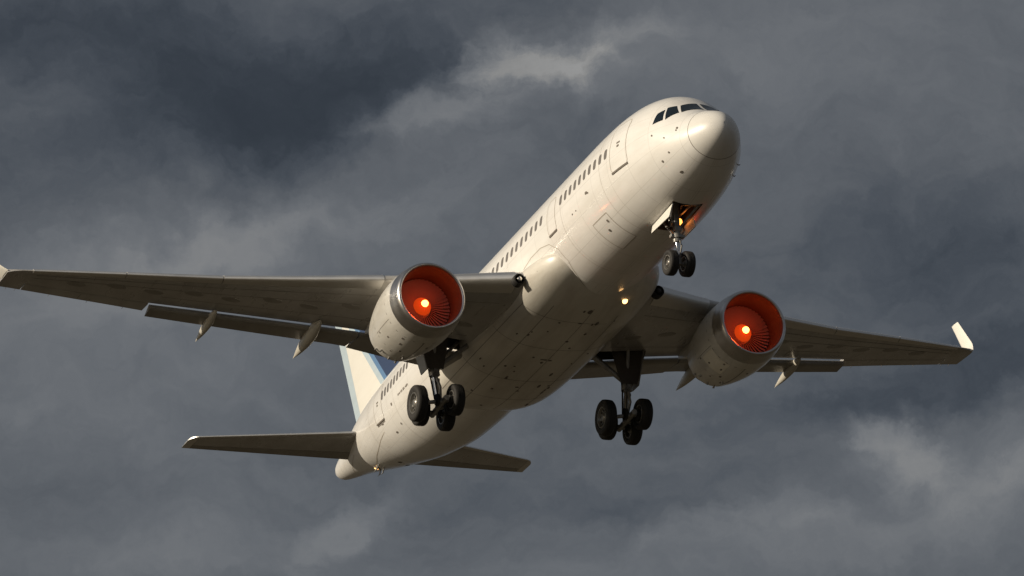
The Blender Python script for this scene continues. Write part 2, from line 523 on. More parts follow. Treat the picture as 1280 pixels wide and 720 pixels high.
# cut the nose wheel bay out of the solid hull
c = MB()
c.box((-5.55, 0, -2.6), (2.5, 1.36, 1.9), 0)
cut = c.build('bay_cutter', M['bay'])
cut.parent = airliner
cut.location = -BASE
bpy.context.view_layer.update()
bo = fus.modifiers.new('bay', 'BOOLEAN')
bo.operation = 'DIFFERENCE'
bo.object = cut
bo.solver = 'EXACT'
try:
    bo.material_mode = 'TRANSFER'
except Exception:
    pass
dg = bpy.context.evaluated_depsgraph_get()
me = bpy.data.meshes.new_from_object(fus.evaluated_get(dg))
fus.modifiers.clear()
fus.data = me
bpy.data.objects.remove(cut)
for p_ in me.polygons:
    c_ = p_.center
    if -6.85 < c_.x < -4.25 and abs(c_.y) < .69 and c_.z > -2.3 and c_.z < -1.0:
        p_.use_smooth = False
lim = math.radians(35)
bm = bmesh.new()
bm.from_mesh(me)
for e in bm.edges:
    e.smooth = not (len(e.link_faces) == 2 and e.calc_face_angle(0) > lim)
bm.to_mesh(me)
bm.free()

# --- radome
r = MB()
s_r = 1.19
rr = [[skin(s, 360 * k / 72, .007) for k in range(72)] for s in np.linspace(.06, 1, 26) ** 2 * s_r]
r.loft(rr, 0, (True, False))
radome = r.build('radome', M['radome'], airliner)
r = MB()
skin_line(r, [(s_r + .012, d) for d in range(0, 361, 5)], .027, .008)
r.build('radome_seam', M['line'], airliner)

# --- cockpit glazing, right then left
W1 = [(2.56, 25.5), (2.52, 2.2), (1.80, 2.6), (2.13, 36.5)]
W2 = [(2.86, 39.5), (2.63, 29.5), (2.20, 39), (2.52, 60)]
W3 = [(3.07, 54), (2.86, 44), (2.62, 61.5), (3.07, 70.5)]
for mir in (False, True):
    for wq in (W1, W2, W3):
        mb = MB()
        # a dark gasket with the pane inside it
        skin_patch(mb, wq, .006, 0, 8, 8, 0, mir)
        gk = mb.build('cockpit_window', M['tyre'], airliner)
        cs = sum(q[0] for q in wq) / 4
        cd = sum(q[1] for q in wq) / 4
        inner = [(cs + (a - cs) * .93, cd + (b - cd) * .95) for a, b in wq]
        mb = MB()
        skin_patch(mb, inner, .012, 0, 8, 8, 0, mir)
        mb.build('pane', M['glass'], gk)

# --- cabin windows along the right-hand side
WIN = [6.62 + .55 * k for k in range(10)] + [13.9 + .588 * k for k in range(28)] + [30.95 + .49 * k for k in range(9)]
for i, s in enumerate(WIN):
    zc = .46
    mb = MB()
    hh = .23
    q = [(s - .145, deg_at(s, zc + hh)), (s + .145, deg_at(s, zc + hh)), (s + .145, deg_at(s, zc - hh)), (s - .145, deg_at(s, zc - hh))]
    skin_patch(mb, q, .006, 0, round_=.62)
    mb.build('cabin_window', M['cabin_glass'], airliner)


# --- doors
def door(s0, s1, z0, z1, name, lw=.028, sill=True, handle=True):
    d = MB()
    sm = (s0 + s1) / 2
    q = [(s0, deg_at(sm, z1)), (s1, deg_at(sm, z1)), (s1, deg_at(sm, z0)), (s0, deg_at(sm, z0))]
    skin_patch(d, q, .004, 0, 8, 10)
    dob = d.build(name, M['white'], airliner)
    d = MB()
    e = .12
    pts = [(s0 + e, q[0][1]), (s1 - e, q[1][1]), (s1, q[1][1] + 4), (s1, q[2][1] - 3), (s1 - e, q[2][1]), (s0 + e, q[3][1]), (s0, q[3][1] - 3), (s0, q[0][1] + 4)]
    skin_line(d, pts, lw, .010, closed=True)
    d.build('door_gap', M['faint'], dob)
    if sill:
        d = MB()
        skin_patch(d, [(s0 + .02, q[3][1] - .6), (s1 - .02, q[2][1] - .6), (s1 - .02, q[2][1] + 1.2), (s0 + .02, q[3][1] + 1.2)], .03, 0, 6, 2)
        d.build('door_sill', M['line'], dob)
    if handle:
        dm = (q[0][1] + q[2][1]) / 2
        d = MB()
        skin_patch(d, [(sm - .16, dm - 2), (sm + .10, dm - 2), (sm + .10, dm - .5), (sm - .16, dm - .5)], .02, 0, 3, 2)
        d.build('door_handle', M['line'], dob)
        d = MB()
        skin_patch(d, [(sm - .10, dm + 1.2), (sm + .06, dm + 1.2), (sm + .06, dm + 3), (sm - .10, dm + 3)], .02, 0, 3, 2)
        d.build('door_vent', M['line'], dob)
    return dob


door(4.80, 6.20, -.62, 1.48, 'passenger_door')
door(12.25, 13.15, -.60, .95, 'emergency_exit', .03, True, False)
door(35.05, 36.40, -.52, 1.20, 'rear_door', .03)
d = MB()
cq = [(7.95, 126), (9.4, 126), (9.4, 161), (7.95, 161)]
skin_patch(d, cq, .004, 0, 8, 10)
cargo = d.build('cargo_door', M['white'], airliner)
d = MB()
skin_line(d, cq, .035, .010, closed=True)
d.build('door_gap', M['faint'], cargo)
d = MB()
skin_patch(d, [(8.2, 131), (8.32, 131), (8.32, 134), (8.2, 134)], .02, 0, round_=.7)
d.build('door_handle', M['line'], cargo)
d = MB()
skin_patch(d, [(8.6, 138.5), (8.74, 138.5), (8.74, 141), (8.6, 141)], .02, 0, round_=.7)
d.build('door_handle', M['line'], cargo)

# --- seams, static ports, probes and stains on the hull
d = MB()
SEAMS = [([(s, a) for a in range(30, 190, 4)], .013) for s in (7.25, 11.6, 33.2, 37.6)]
SEAMS += [([(35.95, 121), (37.0, 126), (39.2, 141), (40.6, 155)], .035), ([(42.15, 118), (43.0, 126), (44.0, 140), (44.6, 160)], .03),
          ([(16.4, 107), (15.4, 104), (14.3, 104), (13.4, 108), (12.85, 118), (12.75, 132), (13.2, 148), (13.9, 166)], .03)]
for pts_, w_ in SEAMS:
    d = MB()
    skin_line(d, pts_, w_, .006)
    d.build('skin_seam', M['faint'], airliner)


def spot(s, deg, w=.09, h=2.0, off=.014):
    d = MB()
    skin_patch(d, [(s - w / 2, deg - h / 2), (s + w / 2, deg - h / 2), (s + w / 2, deg + h / 2), (s - w / 2, deg + h / 2)], off, 0, round_=.8)
    return d


for (s, dg_, w, h) in ((1.77, 73, .10, 4.6), (1.80, 77.5, .07, 3), (2.39, 89, .07, 2.4), (3.03, 85.2, .08, 2.4), (2.34, 112, .08, 3), (2.85, 120.5, .10, 3.2),
                       (2.50, 145, .16, 3.0), (8.76, 98.5, .22, 2.6), (8.6, 99.9, .10, 1.6), (10.5, 104, .10, 1.4), (10.1, 104, .08, 1.2), (33.6, 102.2, .16, 3.2), (33.55, 125.5, .12, 2.6),
                       (35.6, 113, .22, 1.6), (34.6, 130, .22, 2.4), (38.3, 168, .34, 5), (39.0, 186, .3, 5)):
    spot(s, dg_, w, h).build('static_port', M['line'], airliner)
# small lettering under the rear windows, far too small to read
d = MB()
rnd = random.Random(3)
s = 31.05
while s < 32.5:
    w = rnd.choice((.07, .09, .11))
    hh = rnd.choice((1.6, 2.1, 2.1, 2.6))
    d = MB()
    skin_patch(d, [(s, 100.2 - hh / 2), (s + w, 100.2 - hh / 2), (s + w, 100.2 + hh / 2), (s, 100.2 + hh / 2)], .007, 0, 1, 1)
    d.build('registration_letter', M['line'], airliner)
    s += w + rnd.choice((.035, .04, .04, .10))
d = MB()
s = 35.15
while s < 36.3:
    w = rnd.choice((.07, .10, .12))
    d = MB()
    skin_patch(d, [(s, 109.6), (s + w, 109.6), (s + w, 112.6), (s, 112.6)], .007, 0, 1, 1)
    d.build('marking_letter', M['line'], airliner)
    s += w + .04

# antennas and drain masts
for (s, dg_) in ((2.6, -118), (3.2, -127)):
    d = MB()
    a = skin(s, dg_, -.02)
    b_ = skin(s, dg_, .07)
    d.tube([a, b_, b_ + Vector((.10, 0, 0))], [.03, .022, .012], n=8)
    d.build('pitot_probe', M['strut'], airliner)

# --- wing to body fairing
f = MB()
FS = np.array([(12.75, 1.55, -2.0, -1.2), (13.1, 2.18, -2.32, -1.0), (13.6, 2.58, -2.55, -.85), (14.4, 2.86, -2.77, -.72), (15.6, 3.0, -2.93, -.62), (17.5, 3.05, -3.03, -.55),
               (21, 3.06, -3.08, -.55), (23.5, 3.04, -3.07, -.60), (25.5, 2.98, -3.02, -.75), (26.8, 2.88, -2.92, -.95), (27.7, 2.72, -2.77, -1.1), (28.4, 2.45, -2.58, -1.3)])


def fair(s, deg, off=0.0):
    """point on the belly fairing; deg = 90 on the right-hand side, 180 at the keel"""
    def pt(s, a):
        w, zb, zt = (float(pchip(FS[:, 0], FS[:, j], np.array([s]))[0]) for j in (1, 2, 3))
        sn, cs_ = math.sin(a), math.cos(a)
        ex = 2 / 2.35
        return Vector((-s, -w * math.copysign(abs(sn) ** ex, sn), -1.45 + (zt + 1.45 if cs_ > 0 else -1.45 - zb) * math.copysign(abs(cs_) ** ex, cs_)))
    a = math.radians(deg)
    p = pt(s, a)
    if off:
        e = .012
        n = (pt(s + e, a) - pt(s - e, a)).cross(pt(s, a + e) - pt(s, a - e)).normalized()
        if n.dot(p - Vector((p.x, 0, -1.45))) < 0:
            n = -n
        p = p + n * off
    return p


f.loft([[fair(s, 360 * k / 96 + .001) for k in range(96)] for s in np.concatenate([np.linspace(12.75, 16, 26), np.linspace(16.3, 25, 20), np.linspace(25.2, 28.4, 24)])], 0)
hull = f.build('belly_fairing', M['belly'], airliner)


def fair_line(pts, w):
    d = MB()
    fine = []
    for (a, b), (c, e) in zip(pts[:-1], pts[1:]):
        n = max(2, int((fair(a, b) - fair(c, e)).length / .2))
        fine += [(a + (c - a) * k / n, b + (e - b) * k / n) for k in range(n)]
    fine.append(pts[-1])
    P = [fair(a, b, .006) for a, b in fine]
    vv = []
    for i, (a, b) in enumerate(fine):
        t = (P[min(i + 1, len(P) - 1)] - P[max(i - 1, 0)]).normalized()
        n = (fair(a, b, .2) - P[i]).normalized()
        q = t.cross(n).normalized() * w / 2
        vv += [P[i] - q, P[i] + q]
    d.add(vv, [(2 * i, 2 * i + 1, 2 * i + 3, 2 * i + 2) for i in range(len(P) - 1)])
    d.build('skin_seam', M['line'], hull)


for pts, w in (([(15.5, 150), (27.3, 150)], .022), ([(15.2, 181), (27.6, 181)], .018), ([(16.5, 120), (27.0, 120)], .02), ([(15.8, 205), (26.8, 205)], .02), ([(19.6, 112), (19.6, 240)], .02),
               ([(23.4, 112), (23.4, 240)], .02), ([(16.6, 125), (16.6, 200)], .018), ([(25.8, 120), (25.8, 220)], .016)):
    fair_line(pts, w)
rnd = random.Random(21)
for k in range(44):
    s, a = rnd.uniform(14.6, 27.2), rnd.uniform(128, 215)
    if rnd.random() < .5:
        a = rnd.choice((150, 181, 165, 205)) + rnd.uniform(-2, 2)
    L = rnd.choice((.05, .06, .08, .10, .18))
    W_ = rnd.choice((.03, .04, .05))
    da = math.degrees(W_ / 2.9)
    d = MB()
    c = [(s - L, a), (s - L * .5, a + da), (s + L * .5, a + da), (s + L, a), (s + L * .5, a - da), (s - L * .5, a - da)]
    d.add([fair(x, y, .014) for x, y in c] + [fair(s + (x - s) * 1.2, a + (y - a) * 1.2, -.01) for x, y in c], [tuple(range(6))] + [(i, (i + 1) % 6, 6 + (i + 1) % 6, 6 + i) for i in range(6)], 0, False)
    d.build('drain_hole', M['line'], hull)

# --- wings -----------------------------------------------------------------
WY = [0.0, 3.0, 6.0, 8.65, 11.6, 14.6, 18.5, 22.25, 23.25]
W_LE = [-13.4, -15.4, -17.1, -18.4, -19.95, -21.4, -22.95, -24.5, -24.92]
W_TE = [-27.6, -27.0, -26.4, -26.1, -26.15, -26.25, -26.45, -26.7, -26.8]
W_Z = [-1.75, -1.56, -1.215, -.89, -.53, -.16, .32, .78, .905]
W_TC = [.125, .122, .115, .11, .105, .10, .098, .095, .09]


def wing_at(y):
    return tuple(float(np.interp(y, WY, a)) for a in (W_LE, W_TE, W_Z, W_TC))


def foil(t, tc):
    """upper and lower offsets of an airfoil at chord fraction t"""
    th = 5 * tc * (.2969 * math.sqrt(t) - .126 * t - .3516 * t * t + .2843 * t**3 - .1015 * t**4)
    cam = .012 * 4 * t * (1 - t) - .03 * tc * 0
    return cam + th, cam - th * .92


def wing_point(y, x, upper):
    xl, xt, z, tc = wing_at(abs(y))
    c = xl - xt
    t = min(max((xl - x) / c, 0), 1)
    u, l = foil(t, tc)
    return z + (u if upper else l) * c


def foil_ring(y, side, x0, x1, n=22, lift=0.0):
    """closed airfoil section of the wing between x0 (front) and x1 (back), upper side first"""
    xl, xt, z, tc = wing_at(y)
    c = xl - xt
    a0, a1 = (xl - x0) / c, (xl - x1) / c
    ts = [a0 + (a1 - a0) * (1 - math.cos(PI / 2 * k / n)) for k in range(n + 1)]
    up = [(xl - t * c, side * y, z + foil(t, tc)[0] * c + lift) for t in ts]
    lo = [(xl - t * c, side * y, z + foil(t, tc)[1] * c - lift) for t in ts]
    return up[::-1] + lo[1:]


HY = [0.0, 2.4, 5.45, 5.46, 7.6, 16.7, 22.2]
HX = [-22.0, -22.0, -22.35, -23.3, -23.5, -25.3, -25.9]


def hinge(y):
    return float(np.interp(y, HY, HX))


for side in (-1, 1):
    mb = MB()
    ys = sorted(set(list(np.linspace(0, 22.2, 60)) + [5.45, 5.46] + WY[:-2]))
    ys = [y for y in ys if y <= 22.2]
    rings = [foil_ring(y, side, wing_at(y)[0], hinge(y)) for y in ys]
    for y in (22.201, 22.6, 23.0, 23.22):
        rings.append(foil_ring(y, side, wing_at(y)[0] - max(0, y - 22.9) * .5, wing_at(y)[1]))
    mb.loft(rings, 0)
    wing = mb.build('wing', M['wing'], airliner)

    # slats: bare metal leading edge in segments
    def slat(y0, y1):
        mb = MB()
        rr = []
        for y in np.linspace(y0, y1, 10):
            xl, xt, z, tc = wing_at(y)
            c = xl - xt
            kk = 10
            ring = []
            for k in range(kk + 1):
                t = .075 * (1 - k / kk) ** 2
                t = max(t, 1e-5)
                l = foil(t, tc)[1]
                ring.append((xl + .03 - t * c, side * y, z + l * c - .022))
            for k in range(1, 14):
                t = .14 * (k / 13) ** 2
                u = foil(t, tc)[0]
                ring.append((xl + .03 - t * c, side * y, z + u * c + .022))
            inner = [(p[0] - .06 if i_ > 0 else p[0], p[1], z + (p[2] - z) * .8) for i_, p in enumerate(ring)]
            rr.append(ring + inner[::-1])
        mb.loft(rr, 0)
        return mb.build('slat', M['metal'], wing)
    for a, b_ in ((3.25, 6.55), (8.35, 14.55), (14.60, 18.45), (18.50, 22.2)):
        slat(a, b_)

    # trailing edge surfaces
    def surface(name, y0, y1, x_le, x_te, drop, m, slot=None, n=14, thick=.8, gap=.035):
        """a trailing edge surface; slot = how far a flap hangs below the wing's lower edge, opening a slit"""
        mb = MB()
        rr = []
        for k in range(n + 1):
            y = y0 + (y1 - y0) * k / n
            xa, xb = x_le(y), x_te(y)
            zu, zl = wing_point(y, xa, True), wing_point(y, xa, False)
            if slot is None:
                zm, ht = (zu + zl) / 2, (zu - zl) / 2 * thick
                g_ = gap
            else:
                ht = min(.13, (zu - zl) / 2)
                zm = zl - slot - ht
                g_ = .05
            ch = xa - xb
            zte = wing_point(y, xb, True) - drop
            up, low = [], []
            for q in range(13):
                t = (q / 12) ** 1.6
                h = ht * (math.sqrt(1 - (1 - t / .14) ** 2) if t < .14 else (1 - (t - .14) / .86)) + .008
                x = xa - g_ - t * (ch - g_)
                zc = zm + (zte - zm) * t
                up.append((x, side * y, zc + h))
                low.append((x, side * y, zc - h))
            rr.append(up[::-1] + low[1:])
        mb.loft(rr, 0)
        return mb.build(name, m, wing)
    fte = lambda y: float(np.interp(y, [2.6, 8, 16.7], [-26.0, -25.35, -26.15]))
    surface('flap', 2.75, 5.44, lambda y: -23.3, fte, .42, M['flap'], .01)
    surface('flap', 5.47, 7.62, hinge, fte, .42, M['flap'], .005)
    surface('flap', 7.68, 16.70, hinge, fte, .38, M['flap'], .005)
    surface('aileron', 16.74, 22.17, hinge, lambda y: wing_at(y)[1], .0, M['wing'], None, thick=.9)

    # oval tank covers and spanwise seams on the lower skin
    for k in range(11):
        y = 4.0 + k * 1.62
        if 6.4 < y < 8.6:
            continue
        xl, xt, _, _ = wing_at(y)
        xc = xl - (xl - xt) * (.34 if k % 2 else .40)
        mb = MB()
        n = 20
        out = [(xc + .24 * math.cos(2 * PI * q / n), y + .42 * math.sin(2 * PI * q / n)) for q in range(n)]
        low = lambda x, yy, o: (x, side * yy, wing_point(yy, x, False) - o)
        v_ = [low(xc, y, .012)] + [low(a, b, .012) for a, b in out] + [low(xc + (a - xc) * 1.06, y + (b - y) * 1.06, -.02) for a, b in out]
        f_ = [(0, 1 + q, 1 + (q + 1) % n) for q in range(n)] + [(1 + q, 1 + n + q, 1 + n + (q + 1) % n, 1 + (q + 1) % n) for q in range(n)]
        mb.add(v_, f_, 0, False)
        mb.build('tank_cover', M['flap'], wing)
    for fr_, y0_, y1_ in ((.16, 3.4, 22.0), (.52, 3.4, 16.5), (.30, 8.6, 22.0)):
        mb = MB()
        v_ = []
        for q in range(41):
            y = y0_ + (y1_ - y0_) * q / 40
            xl, xt, _, _ = wing_at(y)
            x = xl - (xl - xt) * fr_
            v_ += [(x + .014, side * y, wing_point(y, x + .014, False) - .006), (x - .014, side * y, wing_point(y, x - .014, False) - .006)]
        mb.add(v_, [(2 * q, 2 * q + 1, 2 * q + 3, 2 * q + 2) for q in range(40)])
        mb.build('skin_seam', M['line'], wing)

    # flap track pods
    for (py, x0, x1, w) in ((9.6 if side < 0 else 8.85, -23.0, -26.9, .25), (14.0, -24.2, -27.3, .18)):
        mb = MB()
        n = 22
        rr = []
        for k in range(n + 1):
            t = k / n
            x = x0 + (x1 - x0) * t
            rad = w * (math.sin(PI * min(t / .8, 1) ** .6) if False else (t / .30) ** .55 if t < .30 else max(.02, (1 - ((t - .30) / .70) ** 1.9)))
            zl = wing_point(py, max(x, hinge(py)), False)
            zc = zl - .17 - .30 * t
            rr.append([(x, side * py + rad * math.sin(2 * PI * j / 20), zc + rad * 1.45 * math.cos(2 * PI * j / 20)) for j in range(20)])
        mb.loft(rr, 0)
        mb.build('flap_track_pod', M['fairing'], wing)

    # winglet with a curved root
    mb = MB()
    rr = []
    for k in range(15):
        t = k / 14
        z = .90 + 1.98 * t
        y = 23.20 + (.42 if side < 0 else .20) * math.sin(min(t / .30, 1) * PI / 2) - (.0 if side < 0 else .10) * t
        xl = -24.95 - 1.45 * t
        ch = 1.08 - .42 * t
        th = .06 - .025 * t
        ring = []
        for q in range(16):
            a = 2 * PI * q / 16
            ring.append((xl - ch / 2 + ch / 2 * math.cos(a), side * (y + th * math.sin(a)), z))
        rr.append(ring)
    mb.loft(rr, 0)
    mb.build('winglet', M['finwhite'], wing)
    # glazed tip light ahead of the winglet and static wicks
    mb = MB()
    mb.lathe((-24.86, side * 22.75, .86), (1, side * .35, 0), [(-.25, .05), (-.1, .075), (.0, .07), (.06, .04), (.09, .0)], n=16)
    mb.build('tip_light', M['red_lens'], wing)
    for y in (22.4, 22.8, 20.9, 19.2, 17.6):
        mb = MB()
        x = wing_at(y)[1]
        z = wing_at(y)[2]
        mb.tube([(x + .05, side * y, z), (x - .16, side * y, z - .02)], .009, n=6)
        mb.build('static_wick', M['line'], wing)
    # wing root landing lamp in a dark round housing
    mb = MB()
    lc = Vector((-15.42, side * 3.25, -1.72))
    mb.lathe(lc, (1, 0, 0), [(-.25, .26), (.0, .26), (.12, .25), (.14, .215), (.06, .20), (-.05, .17), (-.06, .0)], n=28)
    lamp = mb.build('root_lamp', M['dark'], wing)
    mb = MB()
    mb.lathe(lc + Vector((.12, .0, .0)), (1, 0, 0), [(-.15, .14), (-.02, .135), (.06, .09), (.09, .0)], n=24)
    mb.build('lamp_lens', M['chrome'] if side < 0 else M['dark'], lamp)

    # wheel well lining in the wing ahead of the inner flap
    mb = MB()
    x0, x1, y0, y1, zb, zt = -22.02, -23.34, 2.3, 5.45, -1.95, -1.02
    q = [(x0, y0), (x1, y0), (x1, y1), (x0 - .3, y1)]
    lo = [(x, side * y, zb + (y - 2.3) * .115) for x, y in q]
    hi = [(x, side * y, zt + (y - 2.3) * .09) for x, y in q]
    mb.add(lo + hi, [(4, 5, 6, 7), (0, 1, 5, 4), (1, 2, 6, 5), (2, 3, 7, 6), (3, 0, 4, 7)], 0, False)
    mb.add([(x, y, z + .05) for x, y, z in hi], [(0, 1, 2, 3)], 1, False)
    for k in range(4):
        y = 2.7 + k * .75
        mb.tube([(x0 - .15, side * y, zt + .02), (x1 + .1, side * (y + .2), zt - .1)], .05, 0, 8)
    mb.build('wheel_well', [M['bay'], M['wing']], wing)

# lit landing lamp at the left wing root
mb = MB()
mb.lathe((-14.45, 1.22, -2.70), (.80, .12, -.58), [(-.12, .16), (.03, .16), (.05, .14)], n=24)
lamp = mb.build('landing_lamp', M['line'], airliner)
mb = MB()
mb.lathe((-14.45, 1.22, -2.70), (.80, .12, -.58), [(.02, .135), (.08, .10), (.105, .0)], n=24)
mb.build('lamp_lens', M['warm_lamp'], lamp)

# --- tailplane ---------------------------------------------------------------
for side in (-1, 1):
    SP = 8.5 if side < 0 else 8.12

    def stab_ring(y, f0, f1, n=16):
        xl = -39.45 - .475 * y
        xt = -43.5 - .185 * y
        z = .58 + .072 * y
        c = xl - xt
        ts = [f0 + (f1 - f0) * (1 - math.cos(PI / 2 * k / n)) for k in range(n + 1)]
        up = [(xl - t * c, side * y, z + foil(t, .095)[0] * c) for t in ts]
        lo = [(xl - t * c, side * y, z + foil(t, .095)[1] * c) for t in ts]
        return up[::-1] + lo[1:]
    mb = MB()
    mb.loft([stab_ring(y, 0, .70) for y in np.linspace(.3, SP, 14)], 0)
    st = mb.build('tailplane', M['wing'], airliner)
    mb = MB()
    mb.loft([stab_ring(y, .71, 1.0, 8) for y in np.linspace(.9, SP, 14)], 0)
    mb.build('elevator', M['flap'], st)
    mb = MB()
    rr = []
    for k, y in enumerate((SP + .005, SP + .15, SP + .28, SP + .36)):
        r0 = stab_ring(y, .0 + (.0, .02, .12, .3)[k], 1.0)
        zc = .58 + .072 * y
        sh = (1, .95, .7, .3)[k]
        rr.append([(p[0], p[1], zc + (p[2] - zc) * sh) for p in r0])
    mb.loft(rr, 0)
    mb.build('tip_cap', M['metal'], st)
    mb = MB()
    rr = []
    for y in np.linspace(1.9, SP, 10):
        xl = -39.45 - .475 * y
        c = xl - (-43.5 - .185 * y)
        z = .58 + .072 * y
        ring = [(xl + .012 - .05 * c * (1 - k / 6) ** 2, side * y, z + foil(max(.05 * (1 - k / 6) ** 2, 1e-5), .095)[1] * c - .01) for k in range(7)]
        ring += [(xl + .012 - .07 * c * (k / 6) ** 2, side * y, z + foil(.07 * (k / 6) ** 2, .095)[0] * c + .01) for k in range(1, 7)]
        rr.append(ring + [(p[0] - .03, p[1], z + (p[2] - z) * .8) for p in ring[::-1]])
    mb.loft(rr, 0)
    mb.build('leading_edge', M['metal'], st)

# --- fin ---------------------------------------------------------------------
FINZ = (1.4, 9.0)


def fin_x(z):
    return -36.0 - (z - 2.6) * .98, -44.55 - (z - 2.1) * .372


def fin_ring(z, fr):
    le, te = fin_x(z)
    c = le - te
    return [(le - t * c, h * c, z) for t, h in fr]


FR_CUTS = [0.0, .01, .03, .07, .13, .22]
mb = MB()
zs = np.linspace(FINZ[0], FINZ[1], 30)
rings = []
for z in zs:
    le, te = fin_x(z)
    c = le - te
    # chordwise breaks: navy | bright blue | grey blue | white, running parallel to the leading edge
    xb = [-42.05 - (z - 5.58) * .955 + .42, -42.05 - (z - 5.58) * .955, -42.05 - (z - 5.58) * .955 - .55]
    xr = te + .85 + .02 * (z - 3)
    xs = [le - 1e-4, le - .02 * c, le - .05 * c, le - .10 * c]
    mids = [xs[-1] + (xb[0] - xs[-1]) * k / 3 for k in (1, 2)]
    xs = xs + mids + xb
    tail = [xb[2] + (xr - xb[2]) * k / 5 for k in range(1, 6)]
    xs = xs + tail
    xs = [min(max(x, xr), le) for x in xs]
    hs = [foil(min(max((le - x) / c, 0), 1), .09)[0] * c - .012 * 4 * ((le - x) / c) * (1 - (le - x) / c) * c for x in xs]
    ring = [(x, h, z) for x, h in zip(xs, hs)][::-1] + [(x, -h, z) for x, h in zip(xs, hs)]
    rings.append(ring)
n1 = len(xs)


def fin_m(i, j):
    q = n1 - 1 - j - 1 if j < n1 - 1 else j - n1          # segment index from the leading edge
    if j == n1 - 1 or j == 2 * n1 - 1:
        return 0 if j == 2 * n1 - 1 else 3
    return 3 if q < 6 else 2 if q == 6 else 1 if q == 7 else 0


mb.loft(rings, 0, mfun=fin_m)
fin = mb.build('fin', [M['finwhite'], M['paleblue'], M['midblue'], M['navy']], airliner)
mb = MB()
rings = []
for z in np.linspace(2.4, FINZ[1] - .05, 16):
    le, te = fin_x(z)
    c = le - te
    xr = te + .85 + .02 * (z - 3) - .02
    h = foil((le - xr) / c, .09)[0] * c - .012 * 4 * ((le - xr) / c) * (1 - (le - xr) / c) * c
    rings.append([(xr, h * .95, z), (xr - .4, h * .55, z), (te, .008, z), (te, -.008, z), (xr - .4, -h * .55, z), (xr, -h * .95, z)])
mb.loft(rings, 0)
mb.build('rudder', M['paleblue'], fin)

# tail cone end and tail lamps
mb = MB()
mb.lathe((-47.14, 0, 1.35), (-1, 0, 0), [(0, .20), (.10, .19), (.10, .15), (-.1, .14), (-.1, 0)], n=24)
mb.build('exhaust_outlet', M['line'], airliner)
mb = MB()
p = skin(41.4, 164, .05)
mb.lathe(skin(41.4, 164, -.02), (skin(41.4, 164, .1) - skin(41.4, 164, 0.01)), [(0, .16), (.05, .15), (.07, .12)], n=20)
tl = mb.build('tail_lamp', M['line'], airliner)
mb = MB()
mb.lathe(skin(41.4, 164, .0), (skin(41.4, 164, .1) - skin(41.4, 164, 0.01)), [(0.03, .12), (.08, .09), (.10, 0)], n=20)
mb.build('lamp_lens', M['tail_lamp'], tl)
d = MB()
for (s, dg_) in ((40.9, 160), (40.5, 158), (41.0, 172), (41.8, 176)):
    a = skin(s, dg_)
    b_ = skin(s, dg_, .22)
    d = MB()
    d.tube([a, b_, b_ + Vector((-.35, 0, .0))], [.035, .03, .02], n=8)
    d.build('drain_mast', M['strut'], airliner)

